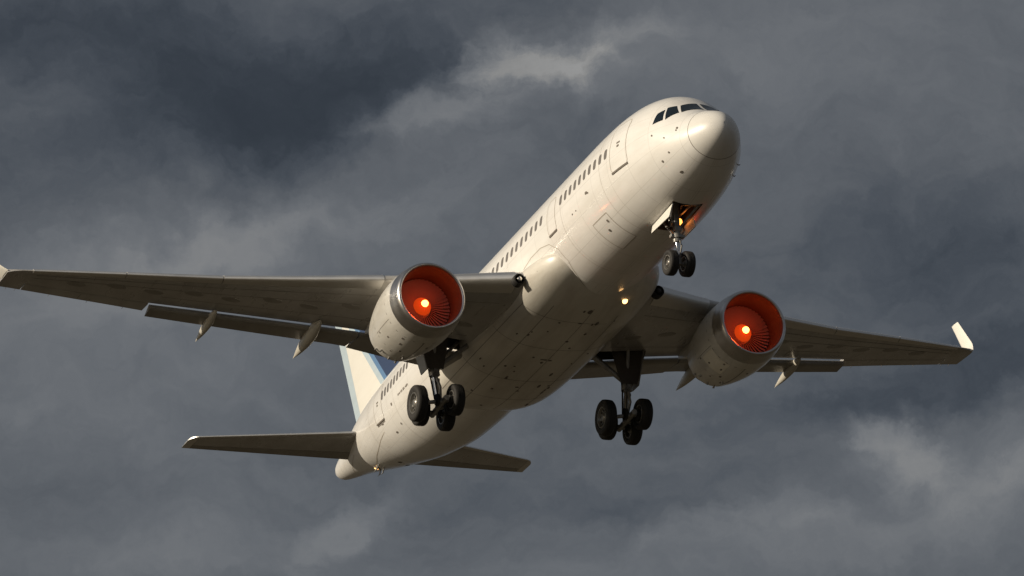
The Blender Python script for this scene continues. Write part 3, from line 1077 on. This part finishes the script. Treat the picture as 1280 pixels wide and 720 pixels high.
# --- engines -----------------------------------------------------------------
for side in (-1, 1):
    ec = Vector((-14.92, side * 7.48, -3.0))
    ax = Vector((-1, 0, 0.0))
    mb = MB()
    outer = [(.80, 1.652), (1.2, 1.68), (1.7, 1.69), (2.3, 1.665), (2.9, 1.60), (3.5, 1.50), (4.1, 1.37), (4.6, 1.24)]
    inner = [(4.6, 1.20), (4.0, 1.22), (3.0, 1.26), (1.6, 1.30)]
    mb.lathe(ec, ax, outer, 0, 80)
    mb.lathe(ec, ax, [(4.6, 1.24)] + inner, 1, 80)
    eng = mb.build('engine', [M['nacelle'], M['dark']], airliner)
    mb = MB()
    lipp = []
    for k in range(19):
        a = PI * k / 18
        # outer half, highlight, inner half
        lipp.append((.34 - .34 * math.sin(a) ** .8, 1.45 + .125 * math.cos(a)))
    mb.lathe(ec, ax, [(.80, 1.652), (.65, 1.638), (.50, 1.615), (.34, 1.58)] + lipp[1:-1] + [(.34, 1.325)], 0, 96, mfun=lambda i: 1 if i >= 15 else 0)
    mb.build('inlet_lip', [M['lip'], M['duct']], eng)
    mb = MB()
    mb.lathe(ec, ax, [(.34, 1.325), (.55, 1.285), (.9, 1.275), (1.25, 1.285), (1.65, 1.30)], 0, 80)
    mb.build('inlet_duct', M['duct'], eng)
    # fan: blades twisted from hub to tip, in front of a dark disc
    mb = MB()
    nb = 44
    for k in range(nb):
        a = 2 * PI * k / nb
        rows = []
        for q in range(6):
            t = q / 5
            rad = .38 + (1.265 - .38) * t
            tw = math.radians(44 + 20 * t)
            half = .060 + .060 * t
            lean = .10 * t * t
            for e in (-1, 1):
                da = (half * math.sin(tw) * e / rad) + lean
                dx = half * math.cos(tw) * e
                rows.append(ec + Vector((-1.28 - dx, rad * math.cos(a + da), rad * math.sin(a + da))))
        mb.add(rows, [(2 * q, 2 * q + 1, 2 * q + 3, 2 * q + 2) for q in range(5)], 0)
    mb.lathe(ec, ax, [(1.55, 1.30), (1.56, .0)], 1, 48)
    mb.build('fan', [M['blade'], M['dark']], eng)
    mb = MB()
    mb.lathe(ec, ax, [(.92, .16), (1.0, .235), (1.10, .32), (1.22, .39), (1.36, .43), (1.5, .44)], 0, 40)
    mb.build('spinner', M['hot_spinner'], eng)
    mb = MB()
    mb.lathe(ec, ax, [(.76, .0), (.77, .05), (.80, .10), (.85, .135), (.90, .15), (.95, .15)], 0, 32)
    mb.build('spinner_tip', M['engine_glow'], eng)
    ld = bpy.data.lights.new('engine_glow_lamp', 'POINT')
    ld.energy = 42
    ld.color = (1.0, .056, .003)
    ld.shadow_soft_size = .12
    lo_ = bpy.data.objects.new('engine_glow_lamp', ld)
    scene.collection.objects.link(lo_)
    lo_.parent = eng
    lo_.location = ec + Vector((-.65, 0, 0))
    # core nozzle and plug
    mb = MB()
    mb.lathe(ec, ax, [(3.2, .95), (4.4, .88), (5.2, .74), (5.7, .60), (5.7, .55), (5.0, .55)], 0, 48)
    mb.lathe(ec, ax, [(5.0, .42), (5.7, .36), (6.3, .18), (6.6, .02)], 0, 32)
    mb.build('exhaust_nozzle', M['lip'], eng)
    # pylon
    mb = MB()
    rr = []
    for (x, zb, zt, w) in ((-16.2, -1.45, -1.33, .05), (-16.9, -1.5, -1.15, .20), (-18.0, -1.55, -.95, .26), (-19.5, -1.75, -.95, .28), (-21.0, -2.1, -1.15, .24), (-22.5, -1.75, -1.25, .14), (-23.2, -1.5, -1.35, .04)):
        rr.append([(x, side * 7.48 + w * cx, zc) for cx, zc in ((-1, zb), (1, zb), (1, (zb + zt) / 2), (.6, zt), (-.6, zt), (-1, (zb + zt) / 2))])
    mb.loft(rr, 0, smooth=False)
    mb.build('pylon', M['nacelle'], eng)
    # cowl seams, latches, vents
    mb = MB()

    def cowl(d_, a_, off=0.0):
        r_ = float(np.interp(d_, [q[0] for q in outer], [q[1] for q in outer])) + off
        return ec + Vector((-d_, r_ * math.sin(a_), r_ * math.cos(a_)))      # a_ = 0 at the top, turning to +y

    def cowl_line(p0, p1, w=.02):
        n = 24
        pts = [(p0[0] + (p1[0] - p0[0]) * k / n, p0[1] + (p1[1] - p0[1]) * k / n) for k in range(n + 1)]
        vv = []
        for d_, a_ in pts:
            if abs(p1[0] - p0[0]) < 1e-3:
                vv += [cowl(d_ - w / 2, a_, .006), cowl(d_ + w / 2, a_, .006)]
            else:
                vv += [cowl(d_, a_ - w / 3.3, .006), cowl(d_, a_ + w / 3.3, .006)]
        mb.add(vv, [(2 * i, 2 * i + 1, 2 * i + 3, 2 * i + 2) for i in range(n)], 0)
    cowl_line((1.35, 0), (1.35, 2 * PI), .025)
    cowl_line((3.1, 0), (3.1, 2 * PI), .02)
    cowl_line((1.35, PI), (4.5, PI), .03)
    cowl_line((1.35, PI + 1.15), (3.1, PI + 1.15), .018)
    cowl_line((1.35, PI - 1.15), (3.1, PI - 1.15), .018)
    mb.build('cowl_seam', M['line'], eng)
    rnd = random.Random(11)
    for d_, a_ in ((1.55, PI + .55), (2.1, PI + .5), (2.3, PI + .85), (2.75, PI + 1.1), (2.8, PI + .35), (3.3, PI + .55), (1.9, PI - .2), (3.6, PI + .15)):
        mb = MB()
        l_, w_ = rnd.uniform(.035, .085), rnd.uniform(.014, .03)
        p4 = [cowl(d_ + e * l_, a_ + g_ * w_, .012) for e, g_ in ((-1, -1), (1, -1), (1, 1), (-1, 1))]
        p0 = [cowl(d_ + e * l_ * 1.2, a_ + g_ * w_ * 1.2, -.01) for e, g_ in ((-1, -1), (1, -1), (1, 1), (-1, 1))]
        mb.add(p4 + p0, [(0, 1, 2, 3), (0, 4, 5, 1), (1, 5, 6, 2), (2, 6, 7, 3), (3, 7, 4, 0)], 0, False)
        mb.build('cowl_latch', M['line'], eng)
    for d_, a_ in ((3.9, PI + .75), (4.3, PI + .9), (4.2, PI + .4), (3.4, PI + .12), (4.45, PI + .1)):
        mb = MB()
        mb.tube([cowl(d_, a_, -.03), cowl(d_ + .06, a_, .08), cowl(d_ + .2, a_, .05)], [.05, .045, .02], 0, 8)
        mb.build('drain_tube', M['strut'], eng)
    if side > 0:  # sunlit patch on the left cowl, put into the colour as paler cream
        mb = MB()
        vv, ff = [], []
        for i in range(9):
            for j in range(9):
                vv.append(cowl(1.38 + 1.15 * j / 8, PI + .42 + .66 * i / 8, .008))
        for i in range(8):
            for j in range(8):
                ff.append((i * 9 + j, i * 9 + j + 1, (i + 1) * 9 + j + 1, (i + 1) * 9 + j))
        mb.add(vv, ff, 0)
        mb.build('painted_sun_patch', M['sun_patch'], eng, 'patch of sunlight painted in paler cream on the cowl')


# --- wheels ------------------------------------------------------------------
def wheel(c, D, w, parent):
    """tyre and rim on an axle along y; both faces dished"""
    mb = MB()
    Rr = D / 2
    h = w / 2
    tp = [(-h * .80, Rr * .60), (-h * .96, Rr * .70), (-h, Rr * .82), (-h * .93, Rr * .92), (-h * .72, Rr * .985), (-h * .40, Rr), (-h * .37, Rr * .982), (-h * .31, Rr * .982), (-h * .28, Rr),
          (-h * .06, Rr), (-h * .03, Rr * .982), (h * .03, Rr * .982), (h * .06, Rr), (h * .28, Rr), (h * .31, Rr * .982), (h * .37, Rr * .982), (h * .40, Rr),
          (h * .72, Rr * .985), (h * .93, Rr * .92), (h, Rr * .82), (h * .96, Rr * .70), (h * .80, Rr * .60)]
    mb.lathe(c, (0, 1, 0), tp, 0, 48)
    for e in (-1, 1):
        rp = [(e * h * .80, Rr * .60), (e * h * .88, Rr * .575), (e * h * .86, Rr * .53), (e * h * .45, Rr * .46), (e * h * .38, Rr * .30), (e * h * .70, Rr * .22), (e * h * .78, Rr * .14), (e * h * .80, .0)]
        mb.lathe(c, (0, e, 0), [(abs(a), b) for a, b in rp], 1, 40)
        for k in range(9):
            a = 2 * PI * k / 9
            p = Vector(c) + Vector((Rr * .38 * math.cos(a), e * h * .42, Rr * .38 * math.sin(a)))
            mb.lathe(p, (0, e, 0), [(0, Rr * .065), (.03, Rr * .065), (.03, 0)], 2, 10)
    return mb.build('wheel', [M['tyre'], M['rim'], M['dark']], parent)


# --- nose gear ---------------------------------------------------------------
NX, NZ = -5.75, -4.62
mb = MB()
mb.tube([(NX + .10, 0, -1.9), (NX + .03, 0, -3.35)], [.15, .15], 0, 20)
mb.tube([(NX + .03, 0, -3.35), (NX + .025, 0, -3.5)], [.21, .21], 0, 20)
mb.tube([(NX + .025, 0, -3.55), (NX + .02, 0, -3.68)], [.18, .17], 0, 20)
mb.tube([(NX + .03, 0, -3.45), (NX, 0, -4.45)], [.095, .095], 1, 18)
mb.tube([(NX, 0, -4.38), (NX, 0, -4.68)], [.13, .14], 0, 18)
mb.tube([(NX, -.42, NZ), (NX, .42, NZ)], .075, 0, 14)
for e in (-1, 1):
    mb.tube([(NX - .02, e * .10, -3.42), (NX - 1.0, e * .3, -2.1)], .05, 0, 10)          # drag brace
    mb.tube([(NX + .05, e * .18, -3.4), (NX + .05, e * .34, -3.15), (NX + .05, e * .30, -2.6)], .035, 0, 8)
    mb.box((NX + .05, e * .23, -3.42), (.22, .16, .14), 0, bevel=.02)
mb.box((NX + .17, 0, -3.12), (.14, .30, .22), 0, bevel=.02)
mb.tube([(NX + .13, .05, -3.6), (NX + .36, .03, -3.95), (NX + .10, .02, -4.4)], .04, 0, 10)   # torque link
mb.tube([(NX + .12, -.14, -2.4), (NX + .14, -.15, -3.3), (NX + .12, -.1, -4.3)], .018, 2, 6)
mb.tube([(NX - .12, .14, -2.4), (NX - .14, .15, -3.3), (NX - .12, .1, -4.3)], .018, 2, 6)
ng = mb.build('nose_gear', [M['strut'], M['steel'], M['tyre']], airliner)
for e in (-1, 1):
    wheel((NX, e * .37, NZ), 1.09, .40, ng)
# gear doors
for e in (-1, 1):
    mb = MB()
    y0 = e * .71
    door_xz = [(-4.35, -2.56), (-6.55, -2.66), (-6.5, -3.02), (-4.55, -3.06)] if e < 0 else [(-5.4, -2.62), (-6.75, -2.66), (-6.65, -2.98), (-5.5, -2.98)]
    o_ = [(x, y0 + e * (.10 if z < -2.8 else 0), z) for x, z in door_xz]
    i_ = [(x, y - e * .05, z) for x, y, z in o_]
    mb.add(o_ + i_, [(0, 1, 2, 3), (7, 6, 5, 4), (0, 4, 5, 1), (1, 5, 6, 2), (2, 6, 7, 3), (3, 7, 4, 0)], 0, False)
    mb.build('gear_door', M['finwhite'], airliner)
# bay fittings: frames and pipes, and the taxi lamp that lights the bay orange
mb = MB()
for x in (-4.7, -5.2, -6.2):
    mb.box((x, 0, -1.80), (.07, 1.3, .14), 0)
mb.tube([(-4.4, .45, -2.25), (-6.7, .45, -2.2)], .05, 1, 8)
mb.tube([(-4.4, -.35, -2.1), (-5.2, -.5, -2.3), (-6.7, -.45, -2.1)], .04, 1, 8)
mb.tube([(-4.5, .62, -2.45), (-5.6, .3, -2.0), (-6.7, .6, -2.0)], .045, 1, 8)
mb.tube([(-4.6, -.6, -2.4), (-5.9, -.15, -2.9)], .04, 1, 8)
mb.tube([(-4.6, .6, -2.4), (-5.7, .15, -3.0)], .05, 1, 8)
mb.build('bay_frame', [M['bay'], M['strut']], airliner)
mb = MB()
mb.lathe((-6.3, .38, -2.50), (.8, 0, -.5), [(-.16, .0), (-.14, .12), (.0, .19), (.03, .20), (.03, .18)], 0, 20)
tx = mb.build('taxi_lamp', M['strut'], airliner)
mb = MB()
mb.lathe((-6.3, .38, -2.50), (.8, 0, -.5), [(.0, .175), (.04, .13), (.05, .0)], 0, 20)
mb.build('lamp_lens', M['taxi_glow'], tx)
ld = bpy.data.lights.new('taxi_glow_lamp', 'POINT')
ld.energy = 1.1
ld.color = (1.0, .22, .03)
ld.shadow_soft_size = .08
lo_ = bpy.data.objects.new('taxi_glow_lamp', ld)
scene.collection.objects.link(lo_)
lo_.parent = tx
lo_.location = (-6.0, .40, -2.50)

# --- main gear ---------------------------------------------------------------
for side in (-1, 1):
    gx = -22.7
    top = Vector((gx, side * 4.75, -1.35))
    bog = Vector((gx, side * 4.42 + (.05 if side > 0 else -.0), -4.86))
    mb = MB()
    k1 = top.lerp(bog, .52)
    k2 = top.lerp(bog, .60)
    mb.tube([top, k1], [.23, .19], 0, 20)
    mb.tube([k1, k2], [.25, .25], 0, 20)
    mb.tube([k2, bog], [.125, .125], 1, 18)
    mb.tube([bog + Vector((0, 0, .35)), bog + Vector((0, 0, -.12))], [.17, .19], 0, 18)
    mb.tube([bog + Vector((.95, 0, .05)), bog + Vector((-.95, 0, -.08))], [.13, .13], 0, 16)         # bogie beam
    # side stays to the fuselage, drag stay, actuator
    inn = -side
    mb.tube([k1 + Vector((.05, 0, 0)), Vector((gx + .15, side * 2.7, -1.75))], [.10, .12], 0, 12)
    mb.tube([k1 + Vector((-.1, 0, .2)), Vector((gx - .4, side * 3.2, -1.6))], [.07, .08], 0, 12)
    mb.tube([k1 + Vector((0, 0, .1)), Vector((gx + .1, side * 5.5, -1.2))], [.07, .08], 0, 12)
    mb.tube([k1, Vector((gx + .6, side * 4.6, -1.3))], [.08, .08], 0, 12)
    mb.tube([top + Vector((.25, 0, -.5)), Vector((gx + .2, side * 3.3, -1.5))], [.05, .05], 1, 10)
    # torque links
    mb.tube([k2 + Vector((.15, 0, -.05)), k2.lerp(bog, .5) + Vector((.45, 0, 0)), bog + Vector((.18, 0, .25))], [.07, .06, .07], 0, 10)
    mb.tube([k2 + Vector((-.15, 0, -.05)), k2.lerp(bog, .5) + Vector((-.40, 0, 0)), bog + Vector((-.18, 0, .25))], [.06, .05, .06], 0, 10)
    # hydraulic lines and fittings
    rnd = random.Random(5)
    for q in range(5):
        a = rnd.uniform(0, 2 * PI)
        o_ = Vector((math.cos(a) * .24, math.sin(a) * .24, 0))
        mb.tube([top.lerp(bog, .1) + o_, top.lerp(bog, .45) + o_ * 1.1, top.lerp(bog, .62) + o_ * .9, bog + o_ * .8 + Vector((0, 0, .2))], .022, 2, 6)
    for q in range(7):
        t = rnd.uniform(.45, .7)
        a = rnd.uniform(0, 2 * PI)
        mb.box(top.lerp(bog, t) + Vector((math.cos(a) * .24, math.sin(a) * .24, 0)), (.12, .12, .16), 3, bevel=.02)
    # axles: the front one wide, the rear one narrower
    wx = [(.45, -1.18, -.14), (.70, .50, .06), (-.80, -.58, .06), (-.74, .58, -.12)]
    mb.tube([bog + Vector((.45, -1.18, -.14)), bog + Vector((.70, .5, .06))], .09, 0, 12)
    mb.tube([bog + Vector((-.80, -.58, .06)), bog + Vector((-.74, .58, -.12))], .09, 0, 12)
    for e in (-.35, .25):
        for x in (.70, -.72):
            mb.lathe(bog + Vector((x, e, 0)), (0, 1, 0), [(-.06, .0), (-.06, .26), (.06, .26), (.06, .0)], 2, 20)     # brake packs
    mg = mb.build('main_gear', [M['strut'], M['steel'], M['tyre'], M['rim']], airliner)
    for dx, dy, dz in wx:
        wheel(bog + Vector((dx, dy, dz)), 1.62 if dy < -1 else 1.40, .50, mg)
    # broad leg door carried on the front of the strut, and the narrow one outboard
    mb = MB()
    rr = []
    for t in (0, .5, 1):
        zc = -1.45 - 1.75 * t
        yc = side * (4.70 - .10 * t)
        w = .88 - .50 * t
        x = gx + .30
        rr.append([(x, yc + w, zc), (x, yc - w, zc), (x - .06, yc - w, zc), (x - .06, yc + w, zc)])
    mb.loft(rr, 0, smooth=False)
    mb.build('gear_door', M['bay'], airliner)
    mb = MB()
    rr = []
    for t in (0, .5, 1):
        zc = -1.4 - 1.9 * t
        yc = side * (5.45 - .40 * t)
        w = .50 - .12 * t
        rr.append([(gx + w, yc, zc), (gx - w, yc, zc), (gx - w, yc - side * .05, zc), (gx + w, yc - side * .05, zc)])
    mb.loft(rr, 0, smooth=False)
    mb.build('gear_door', M['flap'], airliner)
